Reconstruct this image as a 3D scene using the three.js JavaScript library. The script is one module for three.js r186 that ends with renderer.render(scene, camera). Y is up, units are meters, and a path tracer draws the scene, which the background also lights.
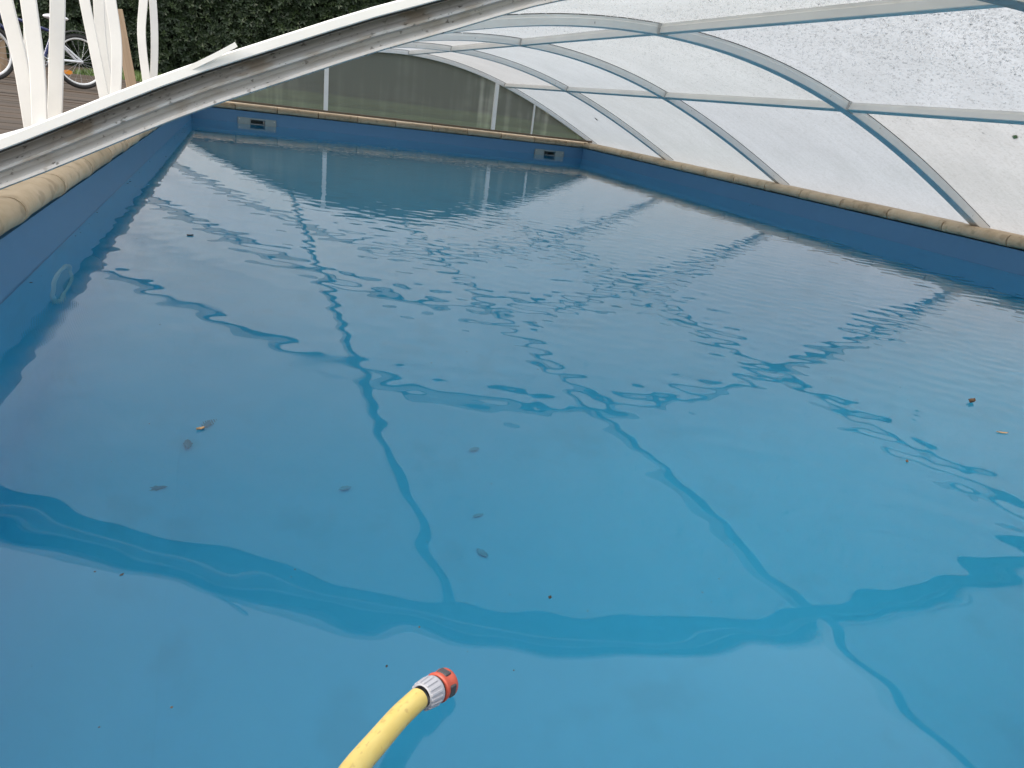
import * as THREE from 'three';
import { mergeGeometries } from 'three/addons/utils/BufferGeometryUtils.js';
import { RoundedBoxGeometry } from 'three/addons/geometries/RoundedBoxGeometry.js';

// ------------------------------------------------------------------ camera, sky, sun, exposure
// The plan is measured from the camera's foot: X to the right across the pool, Z along it, Y from the lens.
const LENS = 0.345;                                    // height of the lens above the deck
const P = (X, Y, Z) => new THREE.Vector3(X, Y + LENS, -Z);
const scene = new THREE.Scene();
const camera = new THREE.PerspectiveCamera(56.64, 1024 / 768, 0.05, 400);
camera.position.copy(P(0, 0, 0));
camera.up.set(0.0151, 0.9239, -0.3823);
camera.lookAt(P(0.348, -0.3633, 0.8642));
camera.updateMatrixWorld();

const renderer = new THREE.WebGLRenderer({ antialias: true });
renderer.toneMapping = THREE.LinearToneMapping;
renderer.toneMappingExposure = 2.0;
renderer.shadowMap.enabled = true;

// ---- noise
let seed = 12345;
const rnd = () => { seed = (seed * 1664525 + 1013904223) >>> 0; return seed / 4294967296; };
const rr = (a, b) => a + (b - a) * rnd();
const hash = (x, y, s = 0) => { let h = (x * 374761393 + y * 668265263 + s * 2147483647) | 0; h = Math.imul(h ^ (h >>> 13), 1274126177); h ^= h >>> 16; return (h >>> 0) / 4294967296; };
const sm = (t) => t * t * (3 - 2 * t);
function vnoise(x, y, s = 0, per = 0) {                // value noise, repeating every per cells if given
  const xi = Math.floor(x), yi = Math.floor(y), fx = sm(x - xi), fy = sm(y - yi);
  const w = (k) => (per ? ((k % per) + per) % per : k);
  const a = hash(w(xi), w(yi), s), b = hash(w(xi + 1), w(yi), s), c = hash(w(xi), w(yi + 1), s), d = hash(w(xi + 1), w(yi + 1), s);
  return a + (b - a) * fx + (c - a) * fy + (a - b - c + d) * fx * fy;
}
const fbm = (x, y, s, per, oct = 4) => { let v = 0, a = 0.5, t = 0; for (let o = 0; o < oct; o++) { v += a * vnoise(x, y, s + o, per); t += a; x *= 2; y *= 2; per *= 2; a *= 0.55; } return v / t; };
const step = (a, b, x) => sm(Math.min(1, Math.max(0, (x - a) / (b - a))));
function tex(w, h, f, srgb = false) {                  // f(u, v) -> grey or [r, g, b], linear 0..1
  const d = new Uint8Array(w * h * 4);
  for (let y = 0; y < h; y++) for (let x = 0; x < w; x++) {
    const c = f(x / w, y / h), i = (y * w + x) * 4;
    for (let k = 0; k < 3; k++) {
      let v = Math.min(1, Math.max(0, c.length ? c[k] : c));
      if (srgb) v = v < 0.0031308 ? v * 12.92 : 1.055 * v ** (1 / 2.4) - 0.055;
      d[i + k] = v * 255 + 0.5;
    }
    d[i + 3] = 255;
  }
  const t = new THREE.DataTexture(d, w, h); t.wrapS = t.wrapT = THREE.RepeatWrapping; t.magFilter = THREE.LinearFilter;
  if (srgb) t.colorSpace = THREE.SRGBColorSpace;
  t.needsUpdate = true;
  return t;
}
const mixc = (a, b, t) => a.map((v, k) => v + (b[k] - v) * t);

// ---- overcast sky, the sun a wide soft patch behind it
{
  const w = 512, h = 256, d = new Float32Array(w * h * 4);
  for (let y = 0; y < h; y++) for (let x = 0; x < w; x++) {
    const el = ((y + 0.5) / h - 0.5) * Math.PI, up = Math.max(0, Math.sin(el)), az = (x / w) * Math.PI * 2;
    const cx = Math.cos(az) * Math.cos(el) / (up + 0.35), cz = Math.sin(az) * Math.cos(el) / (up + 0.35);
    const cl = fbm(cx * 1.6 + 20, cz * 1.6 + 20, 5, 0, 5);
    const L = (0.60 + 0.43 * up) * (0.86 + 0.28 * cl), i = (y * w + x) * 4;
    d[i] = L * 0.985; d[i + 1] = L * 1.0; d[i + 2] = L * 1.03; d[i + 3] = 1;
  }
  const sky = new THREE.DataTexture(d, w, h, THREE.RGBAFormat, THREE.FloatType);
  sky.mapping = THREE.EquirectangularReflectionMapping; sky.magFilter = THREE.LinearFilter; sky.needsUpdate = true;
  scene.background = sky; scene.environment = sky;
}
const sun = new THREE.DirectionalLight(0xfff4e6, 1.5);
sun.name = 'sun';
sun.position.set(-14, 8.5, 1); sun.target.position.set(1.6, 0, -4);
sun.castShadow = true; sun.shadow.radius = 30; sun.shadow.mapSize.set(2048, 2048);
Object.assign(sun.shadow.camera, { left: -12, right: 12, top: 12, bottom: -12, near: 1, far: 50 });
scene.add(sun, sun.target);

// ------------------------------------------------------------------ helpers
const taken = {};
function numbered(name, parent) {
  const where = parent === scene ? 'scene' : parent.uuid, key = where + name;
  taken[key] = (taken[key] ?? -1) + 1;
  return taken[key] ? `${name}_${String(taken[key]).padStart(3, '0')}` : name;
}
function tag(o, label, category, group) { o.userData.label = label; if (category) o.userData.category = category; if (group) o.userData.group = group; return o; }
function struct(o) { o.userData.kind = 'structure'; return o; }
function thing(name, label, category, at, group) {
  const g = new THREE.Group(); g.name = numbered(name, scene); if (at) g.position.copy(at); scene.add(g);
  return tag(g, label, category, group);
}
function obj(name, geo, mat, parent = scene, at) {
  const m = new THREE.Mesh(Array.isArray(geo) ? merge(geo) : geo, mat);
  m.name = numbered(name, parent); m.castShadow = m.receiveShadow = true;
  if (at) m.position.copy(at);
  parent.add(m);
  return m;
}
function merge(list) {
  return mergeGeometries(list.map((g) => { g = g.index ? g.toNonIndexed() : g; for (const k of Object.keys(g.attributes)) if (!['position', 'normal', 'uv'].includes(k)) g.deleteAttribute(k); return g; }));
}
const M = (color, o = {}) => { const c = new THREE.Color(); Array.isArray(color) ? c.setRGB(...color) : c.set(color); return new THREE.MeshPhysicalMaterial({ color: c, roughness: 0.6, side: THREE.DoubleSide, ...o }); };
const box = (w, h, d, x = 0, y = 0, z = 0) => { const g = new THREE.BoxGeometry(w, h, d); g.translate(x, y, z); return g; };
const rbox = (w, h, d, r, x = 0, y = 0, z = 0) => { const g = new RoundedBoxGeometry(w, h, d, 2, r); g.translate(x, y, z); return g; };
const tube = (pts, r, seg = 24, rad = 8, closed = false) => new THREE.TubeGeometry(new THREE.CatmullRomCurve3(pts, closed), seg, r, rad, closed);
const bar = (a, b, r, r2 = r, n = 8) => {
  const g = new THREE.CylinderGeometry(r2, r, a.distanceTo(b), n), d = b.clone().sub(a).normalize();
  g.applyQuaternion(new THREE.Quaternion().setFromUnitVectors(new THREE.Vector3(0, 1, 0), d)); g.translate(...a.clone().lerp(b, 0.5).toArray());
  return g;
};
// A profile [[a, b], ...] carried along a row of frames { c, u, v }: flat across its edges (or round where smooth), closed by caps.
function sweep(frames, prof, { open = false, smooth = false, caps = true } = {}) {
  const pos = [], uv = [], idx = [], n = prof.length, m = frames.length;
  const at = (f, p) => f.c.clone().addScaledVector(f.u, p[0]).addScaledVector(f.v, p[1]);
  const len = [0]; for (let i = 1; i < m; i++) len.push(len[i - 1] + frames[i].c.distanceTo(frames[i - 1].c));
  let across = 0;
  if (smooth) {
    const al = [0]; for (let k = 1; k <= n; k++) al.push(al[k - 1] + Math.hypot(prof[k % n][0] - prof[k - 1][0], prof[k % n][1] - prof[k - 1][1]));
    for (let i = 0; i < m; i++) for (let k = 0; k < n; k++) { pos.push(...at(frames[i], prof[k]).toArray()); uv.push(len[i], al[k]); }
    const e = open ? n - 1 : n;
    for (let i = 0; i + 1 < m; i++) for (let k = 0; k < e; k++) { const a = i * n + k, b = i * n + (k + 1) % n; idx.push(a, b, a + n, b, b + n, a + n); }
  } else for (let k = 0; k < (open ? n - 1 : n); k++) {
    const p = prof[k], q = prof[(k + 1) % n], w = Math.hypot(p[0] - q[0], p[1] - q[1]), s = pos.length / 3;
    for (let i = 0; i < m; i++) { pos.push(...at(frames[i], p).toArray(), ...at(frames[i], q).toArray()); uv.push(len[i], across, len[i], across + w); }
    for (let i = 0; i + 1 < m; i++) { const a = s + i * 2; idx.push(a, a + 1, a + 2, a + 1, a + 3, a + 2); }
    across += w;
  }
  if (caps && !open) for (const f of [frames[0], frames[m - 1]]) {
    const s = pos.length / 3, tri = THREE.ShapeUtils.triangulateShape(prof.map((p) => new THREE.Vector2(...p)), []);
    for (const p of prof) { pos.push(...at(f, p).toArray()); uv.push(p[0], p[1]); }
    for (const t of tri) f === frames[0] ? idx.push(s + t[0], s + t[1], s + t[2]) : idx.push(s + t[2], s + t[1], s + t[0]);
  }
  const g = new THREE.BufferGeometry();
  g.setAttribute('position', new THREE.Float32BufferAttribute(pos, 3)); g.setAttribute('uv', new THREE.Float32BufferAttribute(uv, 2));
  g.setIndex(idx); g.computeVertexNormals();
  return g;
}
const setUV = (g, f) => { const p = g.attributes.position, u = new Float32Array(p.count * 2); for (let i = 0; i < p.count; i++) u.set(f(p.getX(i), p.getY(i), p.getZ(i)), i * 2); g.setAttribute('uv', new THREE.BufferAttribute(u, 2)); return g; };

// ------------------------------------------------------------------ measures
const POOL = { l: -0.472, r: 3.742, n: 0.10, f: 8.035, water: -0.5, rim: -0.378, top: -0.318, depth: 1.0 };
const SKIMMERS = [0.13, 3.32];                         // their centres in the far wall
const XC = 1.6, HALF = 2.26;
const arc = (dx) => 0.335 - 0.160 * dx * dx + 0.005 * dx ** 4;       // inner line of every arch, measured from the lens
const arcN = (dx) => { const s = -0.32 * dx + 0.020 * dx ** 3; return new THREE.Vector3(-s, 1, 0).normalize(); };
const ARCHES = [-0.46, 1.29, 2.88, 4.56, 6.24, 7.96];

// ------------------------------------------------------------------ materials
const blotch = tex(512, 512, (u, v) => { const n = fbm(u * 6, v * 6, 3, 6, 5); return [0.86 + 0.22 * n, 0.86 + 0.22 * n, 0.87 + 0.2 * n]; }, true);
const grain = tex(512, 512, (u, v) => 0.5 + 0.5 * (fbm(u * 40, v * 40, 8, 40, 3) - 0.5));
const shadedLinerTex = tex(512, 512, (u, v) => {
  const n = fbm(u * 5, v * 5, 31, 5, 5), f = fbm(u * 60, v * 60, 35, 60, 2);
  return mixc([0.062, 0.172, 0.325], [0.078, 0.208, 0.365], 0.75 * n + 0.25 * f);
}, true);
const shadedLiner = M([1, 1, 1], { map: shadedLinerTex, roughness: 0.42 });  // same light blue liner above the water, its shade put into a darker colour
const floorTex = tex(512, 512, (u, v) => {
  const n = fbm(u * 6, v * 6, 231, 6, 6), f = fbm(u * 70, v * 70, 235, 70, 2), d = step(0.56, 0.8, fbm(u * 14, v * 14, 238, 14, 4));
  return mixc(mixc([0.048, 0.415, 0.635], [0.064, 0.45, 0.68], 0.75 * n + 0.25 * f), [0.048, 0.37, 0.56], 0.5 * d);
}, true);
const wallWet = M([0.055, 0.42, 0.64], { map: blotch, roughness: 0.45 });
const floorLiner = M([1, 1, 1], { map: floorTex, roughness: 0.6 });
const stoneTex = [0, 1, 2, 3].map((k) => tex(256, 256, (u, v) => {
  const n = fbm(u * 5, v * 5, 50 + k, 5, 5), f = fbm(u * 40, v * 40, 60 + k, 40, 3), s = step(0.56, 0.74, fbm(u * 9, v * 9, 70 + k, 9, 4));
  let c = mixc([0.45, 0.34, 0.215], [0.67, 0.545, 0.39], 0.7 * n + 0.3 * f);
  return mixc(c, [0.30, 0.22, 0.14], 0.5 * s);
}, true));
const stones = stoneTex.map((t) => { t.repeat.set(2.6, 2.6); return M([[1, 1, 1], [0.9, 0.88, 0.85], [1.04, 1.02, 1], [0.96, 0.97, 0.98]][stoneTex.indexOf(t)], { map: t, roughness: 0.85, bumpMap: grain, bumpScale: 0.002 }); });
// white lacquered aluminium, weathered: grime in spots and runs
const specks = (count, sx, sy) => {                       // loose dark specks, sx and sy pixels per metre
  const m = new Float32Array(1024 * 256);
  for (let i = 0; i < count; i++) {
    const x = rnd() * 1024, y = rnd() * 256, r = 0.0008 + 0.0036 * rnd() ** 3, e = 0.7 + 0.6 * rnd(), t = rnd() * 6, d = 0.4 + 0.6 * rnd();
    const R = Math.ceil(r * Math.max(sx, sy) * 1.5);
    for (let j = -R; j <= R; j++) for (let k = -R; k <= R; k++) {
      const a = k / sx, b = j / sy, an = Math.atan2(b, a), q = Math.hypot(a, b) / (r * (1 + 0.35 * Math.sin(3 * an + t) * e));
      if (q < 1) { const at = (((y + j) & 255) << 8 << 2) + ((x + k) & 1023); m[at] = Math.max(m[at], d * Math.min(1, (1 - q) * 3)); }
    }
  }
  return m;
};
const grimeTex = (k, dirt) => { const dots = specks(dirt * 1100, 560, 1400); return tex(1024, 256, (u, v) => {
  const n = fbm(u * 12, v * 4, 80 + k, 4, 5), sp = dots[(Math.floor(v * 256) << 10) + Math.floor(u * 1024)], bl = step(0.4, 0.8, fbm(u * 40, v * 6, 95 + k, 6, 5));
  let c = mixc([0.78, 0.78, 0.765], [0.88, 0.88, 0.865], n).map((x) => x * (1 - 0.44 * Math.min(1, dirt * 2)));
  c = mixc(c, [0.30, 0.25, 0.195], dirt * 0.8 * step(0.2, 0.8, 0.5 * bl + 0.5 * fbm(u * 60, v * 2, 99 + k, 0, 3)));
  return mixc(c, [0.06, 0.05, 0.04], 0.9 * sp);
}, true); };
const alu = M([1, 1, 1], { map: grimeTex(0, 0.04), roughness: 0.4 });
alu.map.repeat.set(0.8, 3);
const aluDirty = M([1, 1, 1], { map: grimeTex(1, 1), roughness: 0.55 });
aluDirty.map.repeat.set(0.55, 6);
const aluSpotted = M([1, 1, 1], { map: grimeTex(2, 0.6), roughness: 0.45 });
aluSpotted.map.repeat.set(0.7, 5);
const whitePlastic = M([0.80, 0.79, 0.76], { roughness: 0.45, map: blotch });
const cream = M([0.84, 0.815, 0.765], { roughness: 0.45, map: blotch });
const rubber = M([0.025, 0.025, 0.025], { roughness: 0.7 });
const steel = M([0.45, 0.46, 0.48], { metalness: 1, roughness: 0.35 });

// ------------------------------------------------------------------ ground
const lawnTex = tex(512, 512, (u, v) => { const n = fbm(u * 8, v * 8, 11, 8, 6), f = fbm(u * 64, v * 64, 14, 64, 2); return mixc([0.035, 0.07, 0.014], [0.10, 0.16, 0.035], 0.6 * n + 0.4 * f); }, true);
{
  // one sheet to the horizon with a hole where the pool is let in
  const s = new THREE.Shape([[-150, -300], [150, -300], [150, 100], [-150, 100]].map((p) => new THREE.Vector2(...p)));
  s.holes.push(new THREE.Path([[POOL.l - 0.3, -POOL.f - 0.3], [POOL.r + 0.3, -POOL.f - 0.3], [POOL.r + 0.3, -POOL.n + 0.3], [POOL.l - 0.3, -POOL.n + 0.3]].map((p) => new THREE.Vector2(...p))));
  const g = new THREE.ShapeGeometry(s); g.rotateX(-Math.PI / 2);
  g.applyMatrix4(new THREE.Matrix4().makeScale(1, 1, -1));
  setUV(g, (x, y, z) => [x / 2.5, z / 2.5]); g.computeVertexNormals();
  g.translate(0, -0.03, 0);
  struct(obj('lawn', g, M([1, 1, 1], { map: lawnTex, roughness: 0.95 })));
  const gravelTex = tex(512, 512, (u, v) => { const f = fbm(u * 50, v * 50, 21, 50, 3), n = fbm(u * 5, v * 5, 24, 5, 4); return mixc([0.26, 0.22, 0.17], [0.52, 0.46, 0.37], 0.6 * f + 0.4 * n); }, true);
  const t = setUV(box(2.6, 0.06, 10.4, POOL.r + 0.31 + 1.3, -0.021, -POOL.f / 2), (x, y, z) => [x / 1.2, z / 1.2]);
  const t2 = setUV(box(POOL.r - POOL.l + 0.62, 0.06, 1.0, (POOL.r + POOL.l) / 2, -0.021, -POOL.f - 0.31 - 0.5), (x, y, z) => [x / 1.2, z / 1.2]);
  struct(obj('paved_terrace', [t, t2], M([1, 1, 1], { map: gravelTex, roughness: 0.95, bumpMap: grain, bumpScale: 0.004 })));
}
// wooden deck left of the pool: boards too narrow in the picture to pick apart, but each a real board
{
  const deck = new THREE.Group(); deck.name = 'wooden_deck'; struct(deck); scene.add(deck);
  const bt = tex(512, 128, (u, v) => { const g = fbm(u * 5, v * 40, 41, 0, 4), n = fbm(u * 10, v * 3, 44, 0, 4); return mixc([0.026, 0.017, 0.010], [0.088, 0.059, 0.036], 0.55 * g + 0.45 * n); }, true);
  const lots = [[], [], [], []];
  for (let z = -1.0; z < 17.2; z += 0.146) {
    const end = z < 12.2 ? -0.815 : -2.35;
    let x = -7;
    while (x < end - 0.015) {
      const l = Math.min(rr(1.6, 3.2), end - x); if (l < 0.05) break;
      const g = box(l - 0.004, 0.028, 0.138 + rr(-0.003, 0.003), x + l / 2, -0.014 + rr(-0.003, 0.002), -z);
      const o = rnd() * 7; setUV(g, (a, b, c) => [(a + o) / 2, (c + o) / 0.6]);
      lots[Math.floor(rnd() * 4)].push(g); x += l;
    }
  }
  lots.forEach((l, k) => { const m = obj('deck_boards', l, M([[0.8, 0.8, 0.8], [1, 1, 1], [1.2, 1.17, 1.12], [1.0, 0.93, 0.86]][k], { map: bt, roughness: 0.8 }), deck); m.userData.kind = 'stuff'; });
}

// ------------------------------------------------------------------ pool basin, water, coping
{
  const { l, r, n, f, rim, depth } = POOL, yb = POOL.water - depth, T = 0.2, W = r - l, L = f - n;
  const wall = (w, h, d, x, y, z) => box(w, h, d, x, y, z);
  const ys = POOL.water - 0.02, ring = (lo, hi) => [
    wall(T, hi - lo, L + 2 * T, l - T / 2, (lo + hi) / 2 + LENS, -(n + f) / 2), wall(T, hi - lo, L + 2 * T, r + T / 2, (lo + hi) / 2 + LENS, -(n + f) / 2),
    wall(W, hi - lo, T, (l + r) / 2, (lo + hi) / 2 + LENS, -f - T / 2), wall(W, hi - lo, T, (l + r) / 2, (lo + hi) / 2 + LENS, -n + T / 2),
  ].map((g) => { g = g.toNonIndexed(); const N = g.attributes.normal; let i = 0; return setUV(g, (x, y, z) => { const k = i++; return Math.abs(N.getY(k)) > 0.5 ? [x / 2.2, z / 2.2] : Math.abs(N.getX(k)) > 0.5 ? [z / 2.2, y / 2.2] : [x / 2.2, y / 2.2]; }); });
  struct(obj('pool_walls', ring(yb, ys), wallWet));
  // the wall band above water, its shade painted in, stops short of the coping; its far wall has an opening for the throat of each skimmer
  const gap = 0.007, fz = ring(ys, rim - gap), mid = (a, b, lo, hi) => fz.push(setUV(wall(b - a, hi - lo, T, (a + b) / 2, (lo + hi) / 2 + LENS, -f - T / 2).toNonIndexed(), (x, y) => [x / 2.2, y / 2.2]));
  fz.splice(2, 1);
  let from = l; for (const X of SKIMMERS) { mid(from, X - 0.064, ys, rim - gap); mid(X - 0.064, X + 0.074, -0.458, rim - gap); from = X + 0.074; }
  mid(from, r, ys, rim - gap);
  struct(obj('shaded_pool_wall', fz, shadedLiner));
  const bend = (x, s) => { const R = 0.30, p = [[x + s * 0.0006, ys - 0.001 + LENS], [x + s * 0.0006, yb + R + 0.12 + LENS]]; for (let k = 0; k <= 10; k++) { const t = k / 10 * Math.PI / 2; p.push([x + s * (0.0006 + R * (1 - Math.cos(t))), yb + 0.0024 + R * (1 - Math.sin(t)) + LENS]); }
    const g = sweep([n, f].map((z) => ({ c: new THREE.Vector3(0, 0, -z), u: new THREE.Vector3(1, 0, 0), v: new THREE.Vector3(0, 1, 0) })), p, { open: true, smooth: true }); return setUV(g, (x2, y, z) => [(x2 - (y - yb - LENS)) / 2.2, z / 2.2]); };
  struct(obj('pool_floor', [setUV(box(W + 2 * T, T, L + 2 * T, (l + r) / 2, yb + LENS - T / 2 + 0.002, -(n + f) / 2), (x, y, z) => [x / 2.2, z / 2.2]), bend(l, 1), bend(r, -1)], floorLiner));
  // water: a solid body; its top is a grid in gentle waves, steeper towards the far and right side
  const set = (N, l0, l1, slope, ax) => { const o = []; for (let k = 0; k < N; k++) { const lam = l0 * Math.pow(l1 / l0, rnd()), a = rnd() * Math.PI * 2, kk = 2 * Math.PI / lam; o.push([kk * Math.cos(a), kk * Math.sin(a) * ax, rnd() * 6.283, slope / kk]); } return o; };
  const swell = set(24, 0.065, 0.24, 0.0026, 1), chop = set(34, 0.038, 0.10, 0.0042, 1);
  const sum = (list, X, Z) => { let v = 0; for (const [a, b, p, q] of list) v += q * Math.sin(a * X + b * Z + p); return v; };
  const height = (X, Z) => {
    const far = step(2.2, 4.6, Z), rough = step(0.0, 0.55, Z + 0.5 * X - 0.9) * step(0.25, 0.9, X + 0.06 * (Z - 1.5)) * (1 - 0.7 * step(1.5, 3.2, Z)) * (1 - 0.8 * step(1.6, 2.7, X)), n2 = fbm(X * 1.5 + 9, Z * 0.9 + 4, 77, 0, 3);
    return sum(swell, X, Z) * (0.5 + 1.2 * n2) * (1 - 0.7 * far) * (0.65 + 0.35 * step(0.6, 1.2, Z)) + sum(chop, X, Z) * (0.10 + 1.25 * rough * step(0.2, 0.6, n2) + 0.06 * step(1, 3, Z));
  };
  const e = 0.06, x0 = l - e, x1 = r + e, z0 = n - e, z1 = f + 0.19, nx = 470, nz = 860, yw = POOL.water + LENS, yB = yb + LENS - 0.06;
  const pos = [], uv = [], idx = [];
  for (let j = 0; j <= nz; j++) for (let i = 0; i <= nx; i++) {
    const X = x0 + (x1 - x0) * i / nx, Z = z0 + (z1 - z0) * j / nz, edge = (i === 0 || j === 0 || i === nx || j === nz);
    pos.push(X, yw + (edge ? 0 : height(X, Z)), -Z);
    uv.push((X + 0.5) / 0.75, Z - 0.80);
  }
  for (let j = 0; j < nz; j++) for (let i = 0; i < nx; i++) { const a = j * (nx + 1) + i, b = a + 1, c2 = a + nx + 1, d = c2 + 1; idx.push(a, b, d, a, d, c2); }
  const v = (X, Y, Z) => { pos.push(X, Y, -Z); uv.push(-4, -4); return pos.length / 3 - 1; };
  const quad = (a, b, c2, d) => { const k = [a, b, c2, d].map((p) => v(...p)); idx.push(k[0], k[1], k[2], k[0], k[2], k[3]); };
  quad([x0, yB, z0], [x1, yB, z0], [x1, yw, z0], [x0, yw, z0]);
  quad([x1, yB, z1], [x0, yB, z1], [x0, yw, z1], [x1, yw, z1]);
  quad([x0, yB, z1], [x0, yB, z0], [x0, yw, z0], [x0, yw, z1]);
  quad([x1, yB, z0], [x1, yB, z1], [x1, yw, z1], [x1, yw, z0]);
  quad([x0, yB, z1], [x1, yB, z1], [x1, yB, z0], [x0, yB, z0]);
  const g = new THREE.BufferGeometry();
  g.setAttribute('position', new THREE.Float32BufferAttribute(pos, 3)); g.setAttribute('uv', new THREE.Float32BufferAttribute(uv, 2)); g.setIndex(idx); g.computeVertexNormals();
  // fine wind ripples in patches on the left side
  const rip = tex(2048, 2048, (u, w) => {
    const X = u * 0.75 - 0.5, Z = w * 1.0 + 0.80;
    const edge = step(0, 0.08, u) * step(0.98, 0.72, u) * step(0.20, 0.34, w) * step(1, 0.75, w);
    if (edge < 0.01) return 0.5;
    const m = step(0.46, 0.72, fbm(X * 9 + 3, Z * 7 + 1, 101, 0, 2)) * edge;
    const bend = vnoise(X * 5 + 7, Z * 4 + 2, 105) * 30;
    return 0.5 + 0.5 * m * Math.sin(X * 1700 + Z * 450 + bend * 1.5);
  });
  rip.wrapS = rip.wrapT = THREE.ClampToEdgeWrapping;
  const water = new THREE.MeshPhysicalMaterial({ color: 0xffffff, roughness: 0, transmission: 1, thickness: 1, ior: 1.33, attenuationColor: new THREE.Color().setRGB(0.36, 0.80, 0.90), attenuationDistance: 4.0, bumpMap: rip, bumpScale: 0.00006 });
  struct(obj('pool_water', g, water));
}
{
  const cop = new THREE.Group(); cop.name = 'pool_coping'; struct(cop); scene.add(cop);
  // rounded nose at a = 0, running back to a = 0.31; b is height over the rim
  const R = 0.031, prof = [];
  for (let k = 0; k <= 8; k++) { const t = -Math.PI / 2 + Math.PI * k / 8; prof.push([R - R * Math.cos(t) - 0.02, R + R * Math.sin(t)]); }
  prof.push([0.055, 0.0605], [0.085, 0.058], [0.31, 0.057], [0.31, -0.02], [0.06, -0.02], [0.06, 0]);
  const geos = [];
  for (let k = 0; k < 5; k++) {
    const len = 0.390, n = 5, fr = [], wob = [rr(-0.0015, 0.0015), rr(-0.0015, 0.0015)];
    for (let i = 0; i <= n; i++) { const s = i / n, e = (i === 0 || i === n) ? 0.002 : 0; fr.push({ c: new THREE.Vector3(e + wob[0], wob[1] - e, -len / 2 + len * s), u: new THREE.Vector3(-1, 0, 0), v: new THREE.Vector3(0, 1, 0) }); }
    const g = sweep(fr, prof, { smooth: true }), o = rnd() * 3; const u = g.attributes.uv; for (let i = 0; i < u.count; i++) u.setXY(i, u.getX(i) + o, u.getY(i) + o * 0.7);
    geos.push(g);
  }
  const lay = (at, turn) => { const m = obj('coping_stone', geos[Math.floor(rnd() * 5)], stones[Math.floor(rnd() * 4)], cop, at); m.rotation.y = turn; return m; };
  const { l, r, n, f, rim } = POOL, stepL = 0.3985;
  for (let z = 1.849 - 5 * stepL + stepL / 2; z < f + 0.2; z += stepL) if (z > -0.4) lay(P(l, rim, z), 0);
  for (let z = 2.654 - 7 * stepL + stepL / 2; z < f + 0.2; z += stepL) if (z > -0.4) lay(P(r, rim, z), Math.PI);
  for (let x = l + 0.2; x < r; x += stepL) { lay(P(x, rim, f), -Math.PI / 2); lay(P(x, rim, n), Math.PI / 2); }
  const bed = 0.05;
  obj('mortar_bed', [box(0.22, bed, f - n + 0.5, l - 0.18, rim + LENS + bed / 2 - 0.012, -(f + n) / 2), box(0.22, bed, f - n + 0.5, r + 0.18, rim + LENS + bed / 2 - 0.012, -(f + n) / 2),
    box(r - l - 0.02, bed, 0.22, (l + r) / 2, rim + LENS + bed / 2 - 0.012, -f - 0.18), box(r - l - 0.02, bed, 0.22, (l + r) / 2, rim + LENS + bed / 2 - 0.012, -n + 0.18)], M([0.19, 0.165, 0.13], { roughness: 0.95 }), cop);
}

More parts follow.
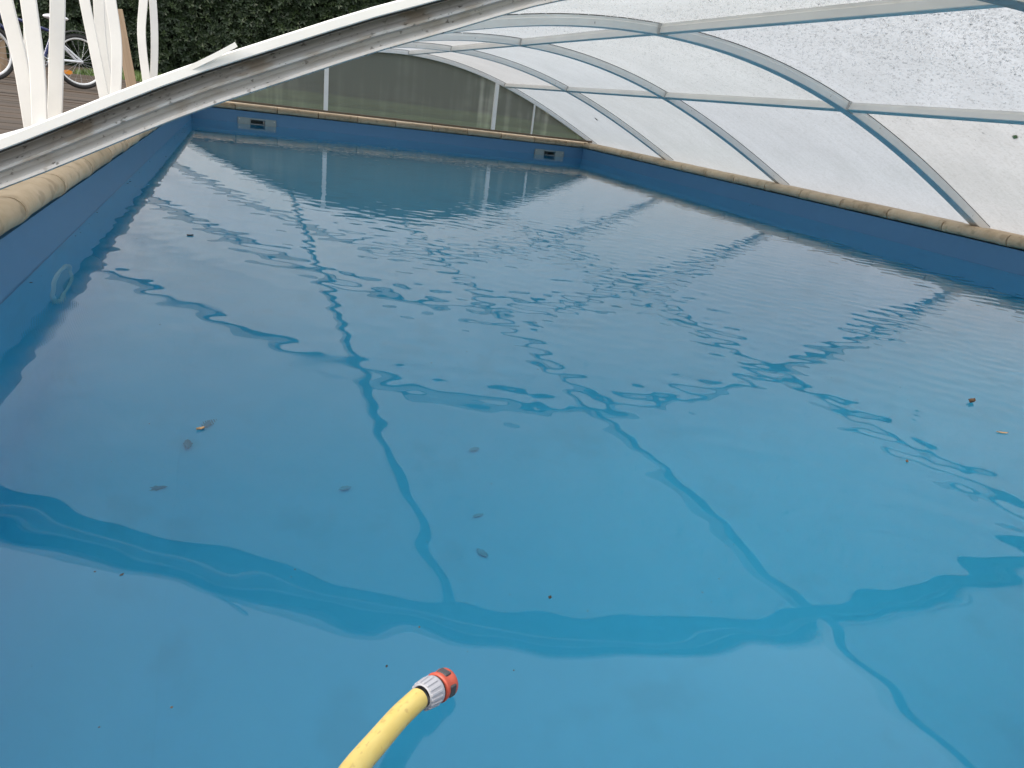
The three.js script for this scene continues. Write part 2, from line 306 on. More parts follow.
// ------------------------------------------------------------------ the low arched pool enclosure
const cover = thing('pool_enclosure', 'low arched pool enclosure of white aluminium frames and translucent roof sheets over the pool', 'pool enclosure');
{
  const frames = (Z, a = -HALF, b = HALF, n = 72) => { const f = []; for (let i = 0; i <= n; i++) { const dx = a + (b - a) * i / n; f.push({ c: P(XC + dx, arc(dx), Z), u: arcN(dx), v: new THREE.Vector3(0, 0, -1) }); } return f; };
  // ordinary arch: face towards the camera, dark underside, seat for the sheets and a black gasket on the outside
  const prof = [[0, 0.002], [0.002, 0], [0.028, 0], [0.030, 0.003], [0.040, 0.003], [0.040, 0.056], [0.030, 0.056], [0.028, 0.06], [0.002, 0.06], [0, 0.058]];
  for (const Z of ARCHES) {
    if (Z === ARCHES[1]) continue;
    obj('arch', sweep(frames(Z), prof), alu, cover);
    obj('gasket', sweep(frames(Z), [[0.0405, 0.004], [0.046, 0.004], [0.046, 0.055], [0.0405, 0.055]]), rubber, cover);
  }
  // the nearest arch ends the roofed part on the left: its open, dirty sheet channels face the camera
  const Z1 = ARCHES[1], sag = [[-2.4, -0.014], [-1.95, -0.014], [-1.6, 0.002], [-1.32, 0.009], [-1.08, 0.02], [-0.5, 0.012], [0, 0], [3, 0]];
  const lift = (dx) => { let k = 0; while (dx > sag[k + 1][0]) k++; const t = (dx - sag[k][0]) / (sag[k + 1][0] - sag[k][0]); return sag[k][1] + (sag[k + 1][1] - sag[k][1]) * sm(t); };
  const bent = frames(Z1); bent.forEach((f, i) => { f.c.y += lift(-HALF + 2 * HALF * i / 72); });
  for (let i = 0; i < bent.length; i++) { const t = bent[Math.min(i + 1, 72)].c.clone().sub(bent[Math.max(i - 1, 0)].c).normalize(); bent[i].u.set(-t.y, t.x, 0); }
  obj('arch', sweep(bent, [[0, 0.004], [0.002, 0], [0.006, 0.001], [0.008, 0.007], [0.015, 0.018], [0.020, 0.016], [0.023, 0.004], [0.0245, 0.060], [0, 0.060]]), aluSpotted, cover).userData.label = 'nearest arch with dark specks along its inner edge';
  obj('sheet_channel', sweep(bent, [[0.0225, 0.0025], [0.0235, -0.001], [0.027, -0.0015], [0.029, 0.003], [0.035, 0.016], [0.045, 0.026], [0.047, 0.024], [0.047, 0.060], [0.0248, 0.060], [0.0248, 0.0025]]), aluDirty, cover).userData.label = 'open sheet channel caked with brown grime';
  obj('cover_strip', sweep(bent, [[0.0485, -0.012], [0.050, -0.014], [0.062, -0.014], [0.064, -0.011], [0.064, 0.055], [0.0485, 0.055]]), whitePlastic, cover).userData.label = 'clean white strip along the top of the nearest arch';
  obj('gasket', sweep(bent, [[0.0455, -0.006], [0.0482, -0.006], [0.0482, 0.054], [0.0474, 0.054], [0.0474, 0.02], [0.0455, 0.0]]), rubber, cover);
  // a loose end of the strip that stands off the arch
  const loose = [P(-0.112, -0.030, 1.292), P(-0.088, -0.016, 1.282), P(-0.062, -0.001, 1.272), P(-0.034, 0.016, 1.266), P(-0.008, 0.033, 1.262)];
  obj('loose_strip', sweep(new THREE.CatmullRomCurve3(loose).getPoints(12).map((c) => ({ c, u: new THREE.Vector3(-0.55, 0.83, 0), v: new THREE.Vector3(0, 0, -1) })), [[-0.0035, 0], [0.0035, 0], [0.0035, 0.006], [-0.0035, 0.006]]), whitePlastic, cover).userData.label = 'loose white strip end sticking up from the arch';

  // purlins, one piece per bay, with a small bracket at each joint
  const DX = [-1.14, 0.02, 1.08];
  const bracket = rbox(0.048, 0.044, 0.006, 0.0015), screw = new THREE.CylinderGeometry(0.0035, 0.0035, 0.003, 8); screw.rotateX(Math.PI / 2);
  const fitting = M([0.50, 0.50, 0.49], { roughness: 0.4, metalness: 0.3 });
  for (let b = 0; b < 5; b++) DX.forEach((dx, k) => {
    if (b === 0 && k === 0) return;
    const za = ARCHES[b] + 0.062, zb = ARCHES[b + 1] - 0.002, c = (Z) => ({ c: P(XC + dx, arc(dx) + (b === 1 && k === 0 ? 0.024 * (zb - Z) / (zb - za) : 0), Z), u: arcN(dx), v: new THREE.Vector3(arcN(dx).y, -arcN(dx).x, 0) });
    obj('purlin', sweep([c(za), c((za + zb) / 2), c(zb)], [[0.004, -0.016], [0.006, -0.018], [0.028, -0.018], [0.030, -0.014], [0.040, -0.014], [0.040, 0.014], [0.030, 0.014], [0.028, 0.018], [0.006, 0.018], [0.004, 0.016]]), cream, cover);
    if (b > 0) {
      const k2 = obj('bracket', bracket, fitting, cover, P(XC + dx, arc(dx), zb - 0.003).addScaledVector(arcN(dx), 0.021)); k2.rotation.z = -Math.atan2(arcN(dx).x, arcN(dx).y);
      for (const o of [-0.0205, 0.0205]) obj('screw', screw, steel, k2, new THREE.Vector3(o, 0, 0.0042));
    }
  });
  // foot rails on the coping
  for (const s of [-1, 1]) { const za = s < 0 ? ARCHES[1] + 0.5 : ARCHES[0], zb = ARCHES[5] + 0.06; obj('foot_rail', box(0.03, 0.012, zb - za, XC + s * (HALF + 0.105), POOL.top + LENS + 0.005, -(za + zb) / 2), alu, cover); }

  // roof sheets: bent, translucent, each bay four sheets; the two left ones of the nearest bay are missing
  const sheetTex = [0, 1, 2].map((k) => tex(512, 512, (u, v) => {
    const n = fbm(u * 4, v * 4, 120 + k, 4, 5), st = fbm(u * 6, v * 48, 124 + k, 0, 3), sp = step(0.56, 0.70, fbm(u * 120, v * 120, 128 + k, 120, 2)), f = fbm(u * 150, v * 150, 130 + k, 150, 1);
    let c = mixc([0.70, 0.70, 0.69], [1, 1, 1], 0.5 * n + 0.35 * st + 0.15 * f);
    return mixc(c, [0.60, 0.58, 0.55], 0.3 * sp);
  }, true));
  const sheetM = [[0.515, 0.53, 0.535], [0.51, 0.525, 0.545], [0.53, 0.525, 0.52], [0.50, 0.52, 0.535]].map((c, k) => M(c, { map: sheetTex[k % 3], transmission: 0.9, roughness: 0.965, ior: 1.45, specularIntensity: 0.2 }));
  const cuts = [-HALF - 0.075, ...DX, HALF + 0.075];
  const sheets = [];
  for (let b = 0; b < 5; b++) for (let k = 0; k < 4; k++) {
    if (b === 0 && k < 2) continue;
    const fr = [], n = 16, a = cuts[k] + 0.002, e = cuts[k + 1] - 0.002;
    for (let i = 0; i <= n; i++) { const dx = a + (e - a) * i / n; fr.push({ c: P(XC + dx, arc(dx), 0), u: arcN(dx), v: new THREE.Vector3(0, 0, -1) }); }
    const za = ARCHES[b] + 0.03, zb = ARCHES[b + 1] + 0.03;
    const r0 = b === 1 && k === 0 ? 0.024 : 0.0435;
    const g = sweep(fr, [[r0, za], [r0, (za + zb) / 2], [r0, zb]], { open: true, smooth: true });
    sheets.push(obj('roof_sheet', g, sheetM[(b * 3 + k) % 4], cover));
  }
  // condensation: drops hanging under the sheets of the nearer bays
  {
    const g = new THREE.SphereGeometry(1, 8, 5); g.scale(1, 1.2, 1);
    const glass = new THREE.MeshPhysicalMaterial({ color: 0xffffff, roughness: 0.02, transmission: 1, thickness: 0.01, ior: 1.33 });
    const N = 30000, im = new THREE.InstancedMesh(g, glass, N), q = new THREE.Quaternion(), up = new THREE.Vector3(0, 1, 0);
    for (let i = 0; i < N; i++) {
      let Z, dx;
      do { Z = 1.25 + 3.6 * Math.pow(rnd(), 1.5); dx = rr(-1.1, 1.5); } while (rnd() > step(1.45, 0.35, dx) * step(5.2, 2.2, Z) * (dx < -0.25 ? 0.25 : 1) + 0.02);
      const r = 0.0011 + 0.0023 * rnd() ** 2, nrm = arcN(dx);
      im.setMatrixAt(i, new THREE.Matrix4().compose(P(XC + dx, arc(dx), Z).addScaledVector(nrm, 0.0428), q.setFromUnitVectors(up, nrm), new THREE.Vector3(r * rr(0.8, 1.3), r, r * rr(0.8, 1.3))));
    }
    im.name = 'condensation_drops'; im.userData.kind = 'stuff'; im.userData.label = 'drops of condensation under the nearer roof sheets'; cover.add(im);
  }
  // far gable: mullions and smoked sheets streaked with dirt, a bottom rail
  const ZG = ARCHES[5] + 0.03, base = POOL.top + 0.012, mull = [-HALF + 0.03, 0.79 - XC, 2.59 - XC, 3.05 - XC, HALF - 0.03];
  const top = (dx) => Math.max(base + 0.004, arc(dx) + 0.004);
  const gTex = tex(1024, 256, (u, v) => { const st = fbm(u * 60, v * 1.0, 141, 0, 3), n = fbm(u * 10, v * 5, 149, 0, 4), side = 0.30 + 1.0 * step(0.62, 0.70, u) + 0.4 * step(0.30, 0.2, u), k = side * step(0.45, 0.85, 0.65 * st + 0.35 * n); return mixc([0.225, 0.255, 0.235], [0.48, 0.53, 0.50], k); }, true);
  const smoked = M([1, 1, 1], { map: gTex, roughness: 0.62, transmission: 0.88, ior: 1.45 });
  for (let k = 0; k < 4; k++) {
    const a = mull[k], b = mull[k + 1], s = new THREE.Shape(), n = 20;
    s.moveTo(XC + a, base); s.lineTo(XC + b, base);
    for (let i = n; i >= 0; i--) { const dx = a + (b - a) * i / n; s.lineTo(XC + dx, top(dx)); }
    const g = new THREE.ShapeGeometry(s); setUV(g, (x, y) => [(x - XC + HALF) / (2 * HALF), y + 0.5]); g.translate(0, LENS, -ZG);
    obj('gable_sheet', g, smoked, cover);
  }
  for (const k of [1, 2, 3]) { const w = k === 3 ? 0.016 : 0.042, h = top(mull[k]) - base; obj('mullion', rbox(w, h, 0.03, 0.004, XC + mull[k], base + h / 2 + LENS, -ZG + 0.017), alu, cover); }
  obj('gable_rail', box(2 * HALF - 0.1, 0.02, 0.05, XC, base + LENS + 0.006, -ZG + 0.008), M([0.16, 0.11, 0.07], { roughness: 0.8 }), cover).userData.label = 'rail under the far gable, its dark brown painted for the shadow beneath';  // dark brown stands for the shadow line under the rail
}

// ------------------------------------------------------------------ skimmers and lamp in the pool walls
{
  const frost = M([0.22, 0.28, 0.29], { roughness: 0.4, map: blotch }), flap = M([0.30, 0.35, 0.38], { roughness: 0.5 });
  const make = (X, label) => {
    const g = thing('pool_skimmer', label, 'skimmer', P(X, -0.53, POOL.f), 'skimmers in the far pool wall');
    const W = 0.365, H = 0.17, D = 0.022, x0 = -0.065, x1 = 0.075, hb = 0.075, ht = 0.012;
    obj('face_plate', [rbox(x0 + W / 2, H, D, 0.004, (x0 - W / 2) / 2, 0, D / 2), rbox(W / 2 - x1, H, D, 0.004, (x1 + W / 2) / 2, 0, D / 2), box(x1 - x0, ht, D - 0.002, (x0 + x1) / 2, H / 2 - ht / 2, D / 2), box(x1 - x0, hb, D - 0.002, (x0 + x1) / 2, -H / 2 + hb / 2, D / 2)], frost, g);
    const cw = x1 - x0, ch = 0.13, cy = 0.008, dp = 0.22;        // the throat: an open box let into the wall
    obj('throat', [box(0.004, ch, dp, x0 - 0.001 + 0.004, cy, -dp / 2), box(0.004, ch, dp, x1 - 0.004, cy, -dp / 2), box(cw - 0.014, 0.004, dp, (x0 + x1) / 2, cy + ch / 2 - 0.004, -dp / 2), box(cw - 0.014, ch - 0.01, 0.004, (x0 + x1) / 2, cy, -dp + 0.002)], frost, g);
    obj('weir_flap', box(x1 - x0 - 0.01, 0.010, 0.006, (x0 + x1) / 2, 0.028, 0.012), flap, g);
    for (const [a, b] of [[-1, 1], [1, 1], [-1, -1], [1, -1]]) { const s = new THREE.CylinderGeometry(0.006, 0.006, 0.004, 10); s.rotateX(Math.PI / 2); obj('screw', s, steel, g, new THREE.Vector3(a * (W / 2 - 0.018), b * (H / 2 - 0.016), D)); }
  };
  make(SKIMMERS[0], 'white skimmer in the far pool wall, nearer the left corner'); make(SKIMMERS[1], 'white skimmer in the far pool wall, nearer the right corner');
  const lamp = thing('pool_lamp', 'round white pool lamp sunk in the left wall under water', 'pool lamp', P(POOL.l, -0.84, 2.18));
  const ring = new THREE.TorusGeometry(0.11, 0.014, 10, 40); ring.scale(1, 1, 0.7); ring.rotateY(Math.PI / 2);
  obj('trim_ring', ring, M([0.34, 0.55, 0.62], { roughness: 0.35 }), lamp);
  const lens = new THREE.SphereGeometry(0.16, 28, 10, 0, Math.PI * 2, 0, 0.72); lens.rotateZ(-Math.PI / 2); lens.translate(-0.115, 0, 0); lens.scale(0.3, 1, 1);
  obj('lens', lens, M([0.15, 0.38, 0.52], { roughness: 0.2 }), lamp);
}

// ------------------------------------------------------------------ hose in front
{
  const h = thing('garden_hose', 'yellow garden hose with grey and orange connector hanging to the water in front', 'garden hose');
  const pts = [P(0.1332, -0.482, 0.4519), P(0.1134, -0.476, 0.432), P(0.0901, -0.466, 0.4031), P(0.0681, -0.453, 0.3727), P(0.0514, -0.436, 0.3411), P(0.0382, -0.414, 0.308), P(0.025, -0.372, 0.25), P(0.012, -0.322, 0.17), P(0.004, -0.3045, 0.08), P(-0.01, -0.3045, -0.02), P(-0.05, -0.3055, -0.18), P(-0.2, -0.3055, -0.5)];
  const ht = tex(256, 256, (u, v) => { const n = fbm(u * 14, v * 6, 160, 0, 4), s = step(0.66, 0.78, fbm(u * 60, v * 12, 163, 0, 3)); return mixc(mixc([0.60, 0.43, 0.10], [0.72, 0.57, 0.20], n), [0.38, 0.22, 0.07], 0.45 * s); }, true);
  ht.repeat.set(3, 1);
  const g = tube(pts, 0.0096, 160, 20); obj('tube', g, M([1, 1, 1], { map: ht, roughness: 0.42 }), h);
  const a = pts[1], b = P(0.1714, -0.493, 0.4784), d = b.clone().sub(pts[0]).normalize(), q = new THREE.Quaternion().setFromUnitVectors(new THREE.Vector3(0, 1, 0), d);
  const c = new THREE.Group(); c.name = 'connector'; c.position.copy(pts[0]).addScaledVector(d, 0.004); c.quaternion.copy(q); c.scale.set(0.80, 0.80, 0.80); h.add(c);
  const lathe = (p, n = 36) => new THREE.LatheGeometry(p.map((v) => new THREE.Vector2(...v)), n);
  const grey = M([0.40, 0.40, 0.43], { roughness: 0.4 }), orange = M([0.52, 0.085, 0.045], { roughness: 0.38 }), grip = M([0.055, 0.055, 0.06], { roughness: 0.6 });
  const ribs = [lathe([[0.0118, 0.001], [0.0130, 0], [0.0142, 0.002], [0.0158, 0.020], [0.0158, 0.022], [0.0135, 0.0235]])];
  for (let k = 0; k < 16; k++) { const t = rbox(0.0034, 0.017, 0.0022, 0.0009, 0, 0.011, 0.0144); t.rotateX(0.08); t.rotateY(k * Math.PI / 8); ribs.push(t); }
  obj('collar', ribs, grey, c);
  obj('shoulder_ring', lathe([[0.013, 0.0236], [0.0143, 0.0238], [0.0143, 0.0252], [0.013, 0.0254]]), rubber, c);
  obj('head', lathe([[0.013, 0.0256], [0.0163, 0.0258], [0.0169, 0.0275], [0.0165, 0.030], [0.0158, 0.033], [0.0160, 0.038], [0.0166, 0.042], [0.0160, 0.0455], [0.0140, 0.0465], [0.0092, 0.0468], [0.0088, 0.040], [0, 0.040]]), orange, c);
  for (let k = 0; k < 4; k++) { const t = rbox(0.014, 0.0105, 0.0042, 0.002, 0, 0.0365, 0.0148); t.rotateY(0.5 + k * Math.PI / 2); obj('grip_pad', t, grip, c); }
}

// ------------------------------------------------------------------ white strips standing beside the enclosure
{
  const grp = 'white bowed strips standing on the deck';
  const list = [
    ['leftmost white strip on the deck, leaning right towards its foot', 0.056, [[-0.985, 0.62], [-0.950, 0.36], [-0.928, 0.133], [-0.902, -0.08], [-0.889, -0.345]], 3.90],
    ['thin white strip between the two leftmost broad strips', 0.034, [[-0.86, 0.58], [-0.872, 0.30], [-0.881, 0.084], [-0.899, -0.12], [-0.902, -0.345]], 4.02],
    ['second broad white strip from the left, nearly upright on the deck', 0.058, [[-0.85, 0.62], [-0.836, 0.40], [-0.828, 0.159], [-0.824, -0.11], [-0.841, -0.345]], 3.82],
    ['white strip just left of the bicycle wheel, leaning left at its foot', 0.058, [[-0.725, 0.62], [-0.735, 0.40], [-0.752, 0.178], [-0.780, -0.064], [-0.818, -0.345]], 3.98],
    ['white strip crossing the right edge of the bicycle wheel', 0.058, [[-0.955, 0.70], [-0.930, 0.48], [-0.909, 0.277], [-0.877, -0.002], [-0.835, -0.345]], 5.58],
    ['curved white strip right of the bicycle wheel, middle of its cluster', 0.062, [[-0.845, 0.72], [-0.846, 0.48], [-0.852, 0.293], [-0.856, 0.033], [-0.825, -0.345]], 5.72],
    ['thin white strip behind the middle cluster of white strips', 0.030, [[-0.84, 0.72], [-0.836, 0.50], [-0.833, 0.304], [-0.832, 0.008], [-0.805, -0.345]], 5.86],
    ['white strip at the right of the middle cluster, before the brown board', 0.060, [[-0.79, 0.72], [-0.768, 0.48], [-0.754, 0.301], [-0.739, 0.046], [-0.775, -0.345]], 5.50],
    ['left one of the two white strips bowed apart before the hedge', 0.064, [[-0.745, 0.86], [-0.750, 0.65], [-0.766, 0.434], [-0.797, 0.163], [-0.770, -0.345]], 7.38],
    ['right one of the two white strips bowed apart before the hedge', 0.058, [[-0.720, 0.86], [-0.712, 0.65], [-0.700, 0.443], [-0.702, 0.153], [-0.742, -0.345]], 7.42],
  ];
  for (let [label, w, pts, Z] of list) {
    if (Z < 4.1) { const k = 0.92; pts = pts.map(([x, y]) => [x * k, y < -0.34 ? y : y * k]); Z *= k; w *= k; }
    const c = new THREE.CatmullRomCurve3(pts.map(([x, y]) => P(x, y, Z))), n = 28, fr = [], foot = c.getPoint(1);
    for (let i = 0; i <= n; i++) { const t = c.getTangent(i / n), v = new THREE.Vector3(0, 0, 1); fr.push({ c: c.getPoint(i / n).sub(foot), u: new THREE.Vector3().crossVectors(v, t).normalize(), v }); }
    const e = 0.0025, d = 0.009;
    const g = sweep(fr, [[-w / 2, -d + e], [-w / 2 + e, -d], [w / 2 - e, -d], [w / 2, -d + e], [w / 2, d - e], [w / 2 - e, d], [-w / 2 + e, d], [-w / 2, d - e]]);
    const m = obj('white_strip', g, whitePlastic, scene, foot);
    tag(m, label, 'strip', grp);
  }
}

// ------------------------------------------------------------------ bicycle, board, low wall
{
  const b = thing('bicycle', 'small blue and white bicycle parked on the deck before the hedge', 'bicycle', P(-1.365, -0.3445, 7.9));
  b.rotation.y = Math.PI + 0.62;                                    // local +x runs to the front wheel
  const V = (x, y, z = 0) => new THREE.Vector3(x, y, z);
  const R = 0.228, WB = 0.74, white = M([0.72, 0.74, 0.78], { roughness: 0.3, clearcoat: 0.5 }), blue = M([0.012, 0.022, 0.11], { roughness: 0.3, clearcoat: 0.6 }), rim = M([0.72, 0.73, 0.74], { roughness: 0.35 });
  for (const x of [0, WB]) {
    const w = new THREE.Group(); w.name = numbered('wheel', b); w.position.set(x, R, 0); b.add(w);
    obj('tyre', new THREE.TorusGeometry(R - 0.018, 0.018, 10, 48), rubber, w);
    const rg = new THREE.TorusGeometry(R - 0.037, 0.011, 8, 48); rg.scale(1, 1, 1.1); obj('rim', rg, rim, w);
    const sp = []; for (let k = 0; k < 20; k++) { const a = k * Math.PI / 10; sp.push(bar(V(Math.cos(a + 0.25) * 0.016, Math.sin(a + 0.25) * 0.016, k % 2 ? 0.018 : -0.018), V(Math.cos(a) * (R - 0.045), Math.sin(a) * (R - 0.045)), 0.0011, 0.0011, 5)); }
    obj('spokes', sp, steel, w);
    const hub = new THREE.CylinderGeometry(0.017, 0.017, 0.06, 14); hub.rotateX(Math.PI / 2); obj('hub', hub, steel, w);
  }
  const bb = V(0.30, 0.22), seat = V(0.19, 0.47), head = V(0.60, 0.53), headLow = V(0.625, 0.45);
  obj('frame', [bar(bb, seat, 0.014), bar(seat.clone().add(V(0.01, -0.03)), head, 0.013), bar(bb, headLow, 0.016), bar(headLow, head, 0.017)], blue, b).userData.label = 'blue frame';
  const rear = []; for (const s of [-1, 1]) rear.push(bar(V(0, R, s * 0.045), bb.clone().add(V(0, 0, s * 0.03)), 0.0085), bar(V(0, R, s * 0.045), seat.clone().add(V(0.02, -0.06, s * 0.014)), 0.0085));
  obj('rear_stays', rear, white, b).userData.label = 'white rear stays';
  obj('fork', [bar(V(WB, R, -0.045), headLow.clone().add(V(0.01, -0.02, -0.035)), 0.010), bar(V(WB, R, 0.045), headLow.clone().add(V(0.01, -0.02, 0.035)), 0.010), bar(headLow.clone().add(V(0.01, -0.02, -0.04)), headLow.clone().add(V(0.01, -0.02, 0.04)), 0.014), bar(head, V(0.585, 0.60), 0.011)], white, b);
  obj('handlebar', tube([V(0.50, 0.68, -0.25), V(0.56, 0.67, -0.14), V(0.59, 0.61, -0.04), V(0.59, 0.61, 0.04), V(0.56, 0.67, 0.14), V(0.50, 0.68, 0.25)], 0.011, 30), steel, b);
  for (const s of [-1, 1]) obj('grip', bar(V(0.525, 0.678, s * 0.20), V(0.46, 0.682, s * 0.30), 0.015), rubber, b);
  const sd = new THREE.SphereGeometry(0.12, 20, 12); sd.scale(0.85, 0.2, 0.6); { const p = sd.attributes.position; for (let i = 0; i < p.count; i++) p.setZ(i, p.getZ(i) * (p.getX(i) > 0 ? 1 - 4.6 * p.getX(i) : 1)); sd.computeVertexNormals(); } sd.translate(0.17, 0.56, 0);
  obj('saddle', sd, M([0.75, 0.75, 0.77], { roughness: 0.4 }), b).userData.label = 'white saddle';
  obj('seat_post', bar(seat, V(0.175, 0.545), 0.011), steel, b);
  const ring = new THREE.TorusGeometry(0.062, 0.006, 8, 28); ring.translate(0.30, 0.22, 0.05); obj('chain_ring', ring, steel, b);
  obj('crank', bar(V(0.30, 0.22, 0.06), V(0.20, 0.16, 0.075), 0.008), steel, b); obj('crank', bar(V(0.30, 0.22, -0.06), V(0.40, 0.28, -0.075), 0.008), steel, b);
  for (const [x, y, z] of [[0.20, 0.16, 0.115], [0.40, 0.28, -0.115]]) obj('pedal', rbox(0.075, 0.022, 0.07, 0.005, x, y, z), rubber, b);
  const rf = new THREE.CylinderGeometry(0.026, 0.026, 0.010, 6); rf.rotateX(Math.PI / 2); rf.scale(1.5, 0.8, 1); rf.translate(0.10, 0.13, 0.02); obj('reflector', rf, M([0.85, 0.30, 0.03], { roughness: 0.3 }), b).userData.label = 'orange spoke reflector';
  obj('mudguard', (() => { const f = []; for (let i = 0; i <= 16; i++) { const a = 0.7 + i * 0.075; f.push({ c: V(Math.cos(a) * (R + 0.018), R + Math.sin(a) * (R + 0.018)), u: V(Math.cos(a), Math.sin(a)), v: V(0, 0, 1) }); } return sweep(f, [[0, -0.024], [0.006, -0.012], [0.006, 0.012], [0, 0.024], [-0.002, 0.012], [-0.002, -0.012]]); })(), rubber, b);

  const wood = tex(256, 256, (u, v) => mixc([0.24, 0.16, 0.10], [0.46, 0.34, 0.23], fbm(u * 40, v * 3, 170, 0, 4)), true);
  const p = obj('wooden_board', setUV(rbox(0.075, 0.66, 0.022, 0.003, 0, 0.33, 0), (x, y, z) => [x * 3 + z, y]), M([1, 1, 1], { map: wood, roughness: 0.8 }), scene, P(-0.815, -0.344, 6.8));
  p.rotation.set(-0.10, 0.2, 0.13); tag(p, 'narrow brown wooden board leaning right of the middle white strips', 'board');

  const w = thing('garden_wall', 'low tan rendered wall at the far left behind the strips', 'wall', P(-2.12, -0.375, 8.5));
  const wt = tex(256, 256, (u, v) => mixc([0.26, 0.175, 0.105], [0.40, 0.29, 0.19], fbm(u * 8, v * 8, 180, 8, 5)), true);
  obj('masonry', setUV(rbox(2.4, 0.36, 0.22, 0.012, -1.2, 0.18, -0.11), (x, y, z) => [x, y + z]), M([1, 1, 1], { map: wt, roughness: 0.95, bumpMap: grain, bumpScale: 0.006 }), w);
  obj('cap', rbox(2.44, 0.045, 0.28, 0.01, -1.2, 0.383, -0.11), M([0.36, 0.29, 0.22], { map: blotch, roughness: 0.9 }), w);
}

// ------------------------------------------------------------------ hedge and grass beyond the deck
{
  const h = thing('hedge', 'tall dark evergreen hedge behind the pool and the deck', 'hedge', P(2, -0.375, 17.6));
  const leafM = M([1, 1, 1], { roughness: 0.55 });
  obj('stems', box(34, 4.3, 0.9, 0, 2.15, -0.62), M([0.045, 0.05, 0.028], { roughness: 1 }), h);
  const g = new THREE.BufferGeometry();                             // a sprig: five pointed leaves
  const pos = []; for (let k = 0; k < 5; k++) { const a = k * 1.257, c = Math.cos(a), s = Math.sin(a), t = 0.35 + 0.12 * (k % 2), q = (x, y, z) => pos.push(c * x - s * z, y, s * x + c * z); const L = 0.085, W = 0.02; q(0, 0, 0); q(L * 0.5, L * t, W); q(L, L * t * 1.5, 0); q(0, 0, 0); q(L, L * t * 1.5, 0); q(L * 0.5, L * t, -W); }
  g.setAttribute('position', new THREE.Float32BufferAttribute(pos, 3)); g.computeVertexNormals();
  const N = 85000, im = new THREE.InstancedMesh(g, leafM, N), e = new THREE.Euler(), q = new THREE.Quaternion(), col = new THREE.Color();
  for (let i = 0; i < N; i++) {
    const x = rr(-9, 11), y = 4.35 * rnd(), lump = fbm(x * 1.6 + 50, y * 1.6 + 50, 190, 0, 3), z = 0.42 * lump + 0.40 * rnd() - 0.38;
    e.set(rr(0.4, 2.2), rr(-1.2, 1.2), rr(-1, 1)); const s = rr(0.7, 1.35);
    im.setMatrixAt(i, new THREE.Matrix4().compose(new THREE.Vector3(x, y, z), q.setFromEuler(e), new THREE.Vector3(s, s, s)));
    const t = rnd(); im.setColorAt(i, col.setRGB(0.016 + 0.026 * t * t, 0.032 + 0.036 * t * t, 0.013 + 0.009 * t));
  }
  im.name = 'foliage'; im.userData.kind = 'stuff'; im.castShadow = im.receiveShadow = true; h.add(im);

  const blade = new THREE.BufferGeometry(); blade.setAttribute('position', new THREE.Float32BufferAttribute([-0.006, 0, 0, 0.006, 0, 0, 0.004, 0.05, 0.01, -0.006, 0, 0, 0.004, 0.05, 0.01, -0.003, 0.05, 0.01, -0.003, 0.05, 0.01, 0.004, 0.05, 0.01, 0.003, 0.09, 0.03], 3)); blade.computeVertexNormals();
  const n = 42000, gr = new THREE.InstancedMesh(blade, M([1, 1, 1], { roughness: 0.6 }), n);
  for (let i = 0; i < n; i++) {
    const X = rr(-2.3, 6), Z = rr(12.4, 17.4); e.set(rr(-0.4, 0.4), rnd() * 6.28, rr(-0.4, 0.4)); const s = rr(0.6, 1.3);
    gr.setMatrixAt(i, new THREE.Matrix4().compose(P(X, -0.375, Z), q.setFromEuler(e), new THREE.Vector3(s, s, s)));
    const t = rnd(); gr.setColorAt(i, col.setRGB(0.05 + 0.07 * t, 0.095 + 0.075 * t, 0.018 + 0.02 * t));
  }
  gr.name = 'grass'; gr.userData = { kind: 'stuff', label: 'short green grass between the deck and the hedge', category: 'grass' }; gr.castShadow = gr.receiveShadow = true; scene.add(gr);
}

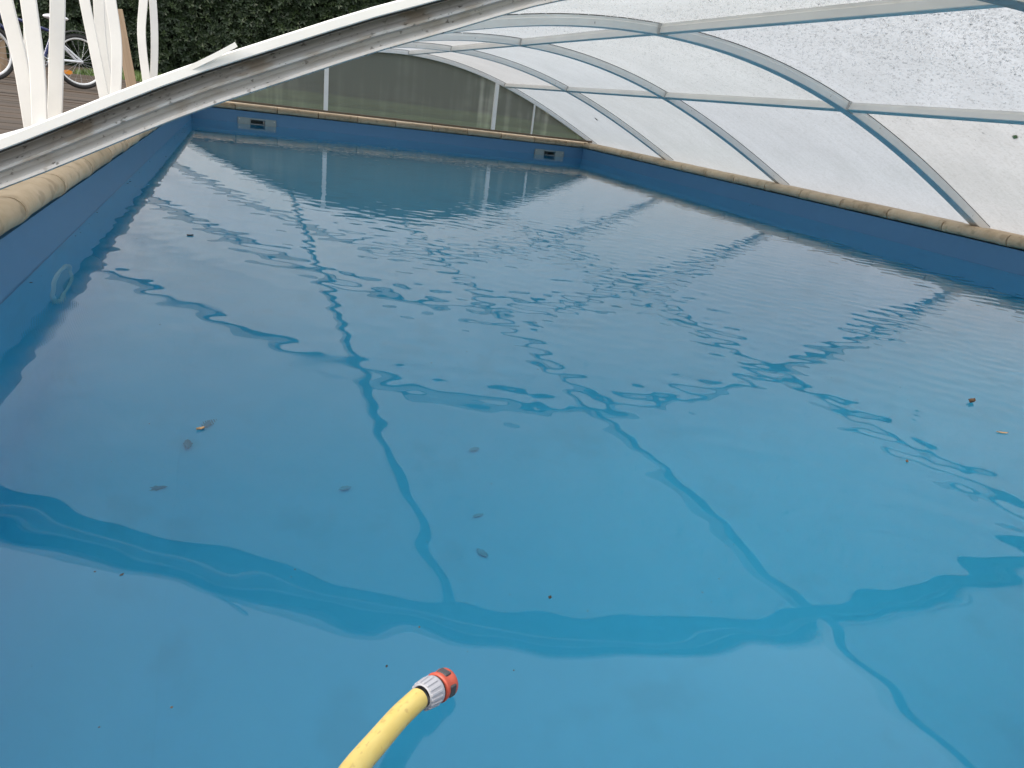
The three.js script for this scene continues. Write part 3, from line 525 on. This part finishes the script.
// ------------------------------------------------------------------ leaves and bits on the water and the roof
{
  const leaf = (L, W, curl, seed2) => {
    const n = 8, pos = [], idx = [];
    for (let i = 0; i <= n; i++) { const s = i / n, w = W * Math.pow(Math.sin(Math.PI * Math.min(1, 0.04 + 0.96 * s)), 0.8) * (1 + 0.25 * Math.sin(i * 2.3 + seed2)); for (const k of [-1, -0.5, 0, 0.5, 1]) pos.push(L * (s - 0.5), curl * (k * k) * W + curl * 0.25 * L * (s - 0.5) ** 2 * 4 + 0.0012, w * k / 2); }
    for (let i = 0; i < n; i++) for (let k = 0; k < 4; k++) { const a = i * 5 + k; idx.push(a, a + 1, a + 5, a + 1, a + 6, a + 5); }
    const g = new THREE.BufferGeometry(); g.setAttribute('position', new THREE.Float32BufferAttribute(pos, 3)); g.setIndex(idx); g.computeVertexNormals(); return g;
  };
  const brown = M([0.11, 0.065, 0.035], { roughness: 0.7 }), tan = M([0.30, 0.20, 0.10], { roughness: 0.7 }), dark = M([0.035, 0.03, 0.025], { roughness: 0.6 }), green = M([0.16, 0.22, 0.07], { roughness: 0.9, transmission: 0.5 });
  const grp = 'leaves floating on the pool water';
  for (const [label, X, Z, L, W, curl, turn, m] of [
    ['small tan leaf on the calm left water above two dark flecks', -0.066, 1.035, 0.012, 0.007, 0.4, 0.4, tan],
    ['brown curled leaf near the right edge, the farther of two', 1.535, 1.038, 0.026, 0.013, 0.5, 0.3, brown],
    ['flat tan leaf near the right edge, the nearer of two', 1.440, 0.890, 0.026, 0.008, 0.2, -0.3, tan],
    ['small brown leaf right of the middle, below the choppy reflections', 1.088, 0.806, 0.010, 0.005, 0.4, 0.8, brown],
    ['dark speck of leaf right above the near arch reflection', 0.310, 0.577, 0.005, 0.004, 0.4, 0.8, dark],
    ['tiny dark leaf speck left on the near arch reflection', -0.125, 0.695, 0.005, 0.003, 0.3, 0.8, dark],
    ['tiny dark speck just left of the hose connector', 0.118, 0.513, 0.0035, 0.0022, 0.3, 1.2, dark],
    ['small dark leaf floating in the far left part of the pool', -0.16, 2.42, 0.020, 0.012, 0.3, 0.2, dark],
  ]) { const o = obj('floating_leaf', leaf(L, W, curl, X * 9), m, scene, P(X, POOL.water - 0.0014, Z)); o.rotation.y = turn; tag(o, label, 'leaf', grp); }
  // fine bits nobody could count: dust, seeds and insects on the surface
  const bits = []; const bitAt = (X, Z, r) => { const g = new THREE.OctahedronGeometry(r, 0); g.scale(rr(0.7, 1.6), 0.35, rr(0.7, 1.4)); g.rotateY(rnd() * 6); const p = P(X, POOL.water + 0.0002, Z); g.translate(p.x, p.y, p.z); bits.push(g); };
  for (let i = 0; i < 130; i++) { const Z = 0.45 + 2.2 * rnd() ** 1.6; bitAt(rr(-0.3 - 0.05 * Z, 0.4 + 1.0 * Z), Z, 0.0004 + 0.0011 * rnd() ** 2); }
  for (let i = 0; i < 90; i++) bitAt(rnd() < 0.6 ? POOL.r - 0.01 - 0.12 * rnd() ** 2 : POOL.l + 0.01 + 0.06 * rnd() ** 2, rr(1.2, 7.8), 0.0012 + 0.003 * rnd() ** 2);
  for (let i = 0; i < 60; i++) bitAt(rr(POOL.l, POOL.r), POOL.f - 0.01 - 0.2 * rnd() ** 2, 0.0015 + 0.004 * rnd() ** 2);
  const dust = obj('floating_specks', bits, M([0.07, 0.055, 0.04], { roughness: 0.8 })); dust.userData = { kind: 'stuff', label: 'tiny dark specks of dust and seeds scattered on the pool water', category: 'specks' };
  // sunken leaves on the pool floor, the blue cast of the water painted in
  const waterTintDark = M([0.022, 0.215, 0.33], { roughness: 0.8 }), pale = M([0.042, 0.31, 0.465], { roughness: 0.8 });
  const sunk = 'sunken leaves on the pool floor';
  for (const [label, X, Z, L, W, turn] of [
    ['dark sunken leaf under the small tan floating leaf', -0.106, 1.964, 0.055, 0.032, 0.9],
    ['dark sunken leaf left of and below the tan floating leaf', -0.153, 1.880, 0.055, 0.03, 1.6],
    ['dark sunken leaf just above the left part of the near arch reflection', -0.215, 1.720, 0.065, 0.022, 0.2],
    ['pale sunken leaf just left of the long straight reflection', 0.240, 1.683, 0.042, 0.018, 0.1],
    ['pale sunken leaf right of the long straight reflection, topmost of three', 0.625, 1.773, 0.038, 0.016, 0.1],
    ['pale sunken leaf right of the long straight reflection, middle of three', 0.562, 1.518, 0.042, 0.016, 0.1],
    ['pale sunken leaf right of the long straight reflection, lowest of three', 0.541, 1.395, 0.046, 0.022, 2.1],
  ]) { const o = obj('sunken_leaf', leaf(L * 0.75, W * 0.75, 0.08, X * 7), label[0] === 'd' ? waterTintDark : pale, scene, P(X, POOL.water - POOL.depth + 0.006, Z)); o.rotation.y = turn; tag(o, label, 'leaf', sunk); }
  for (const [label, dx, Z, L, W, m] of [
    ['green leaf lying on the roof sheet at the right edge', 1.30, 2.20, 0.055, 0.022, green],
    ['brown leaf caught on the coping left of the arch foot', 2.31, 3.10, 0.05, 0.025, brown],
    ['small brown leaf on the lower roof sheet near the arch foot', 1.94, 2.99, 0.035, 0.016, brown],
    ['dark leaf on the far right roof sheet beside the gable', 1.69, 6.89, 0.09, 0.03, dark],
  ]) { const o = obj('leaf', leaf(L, W, 0.2, Z), m, scene, P(XC + dx, arc(dx), Z).addScaledVector(arcN(dx), 0.040)); o.quaternion.setFromUnitVectors(new THREE.Vector3(0, 1, 0), arcN(dx)); o.rotateY(0.7); tag(o, label, 'leaf'); }
}

renderer.render(scene, camera);
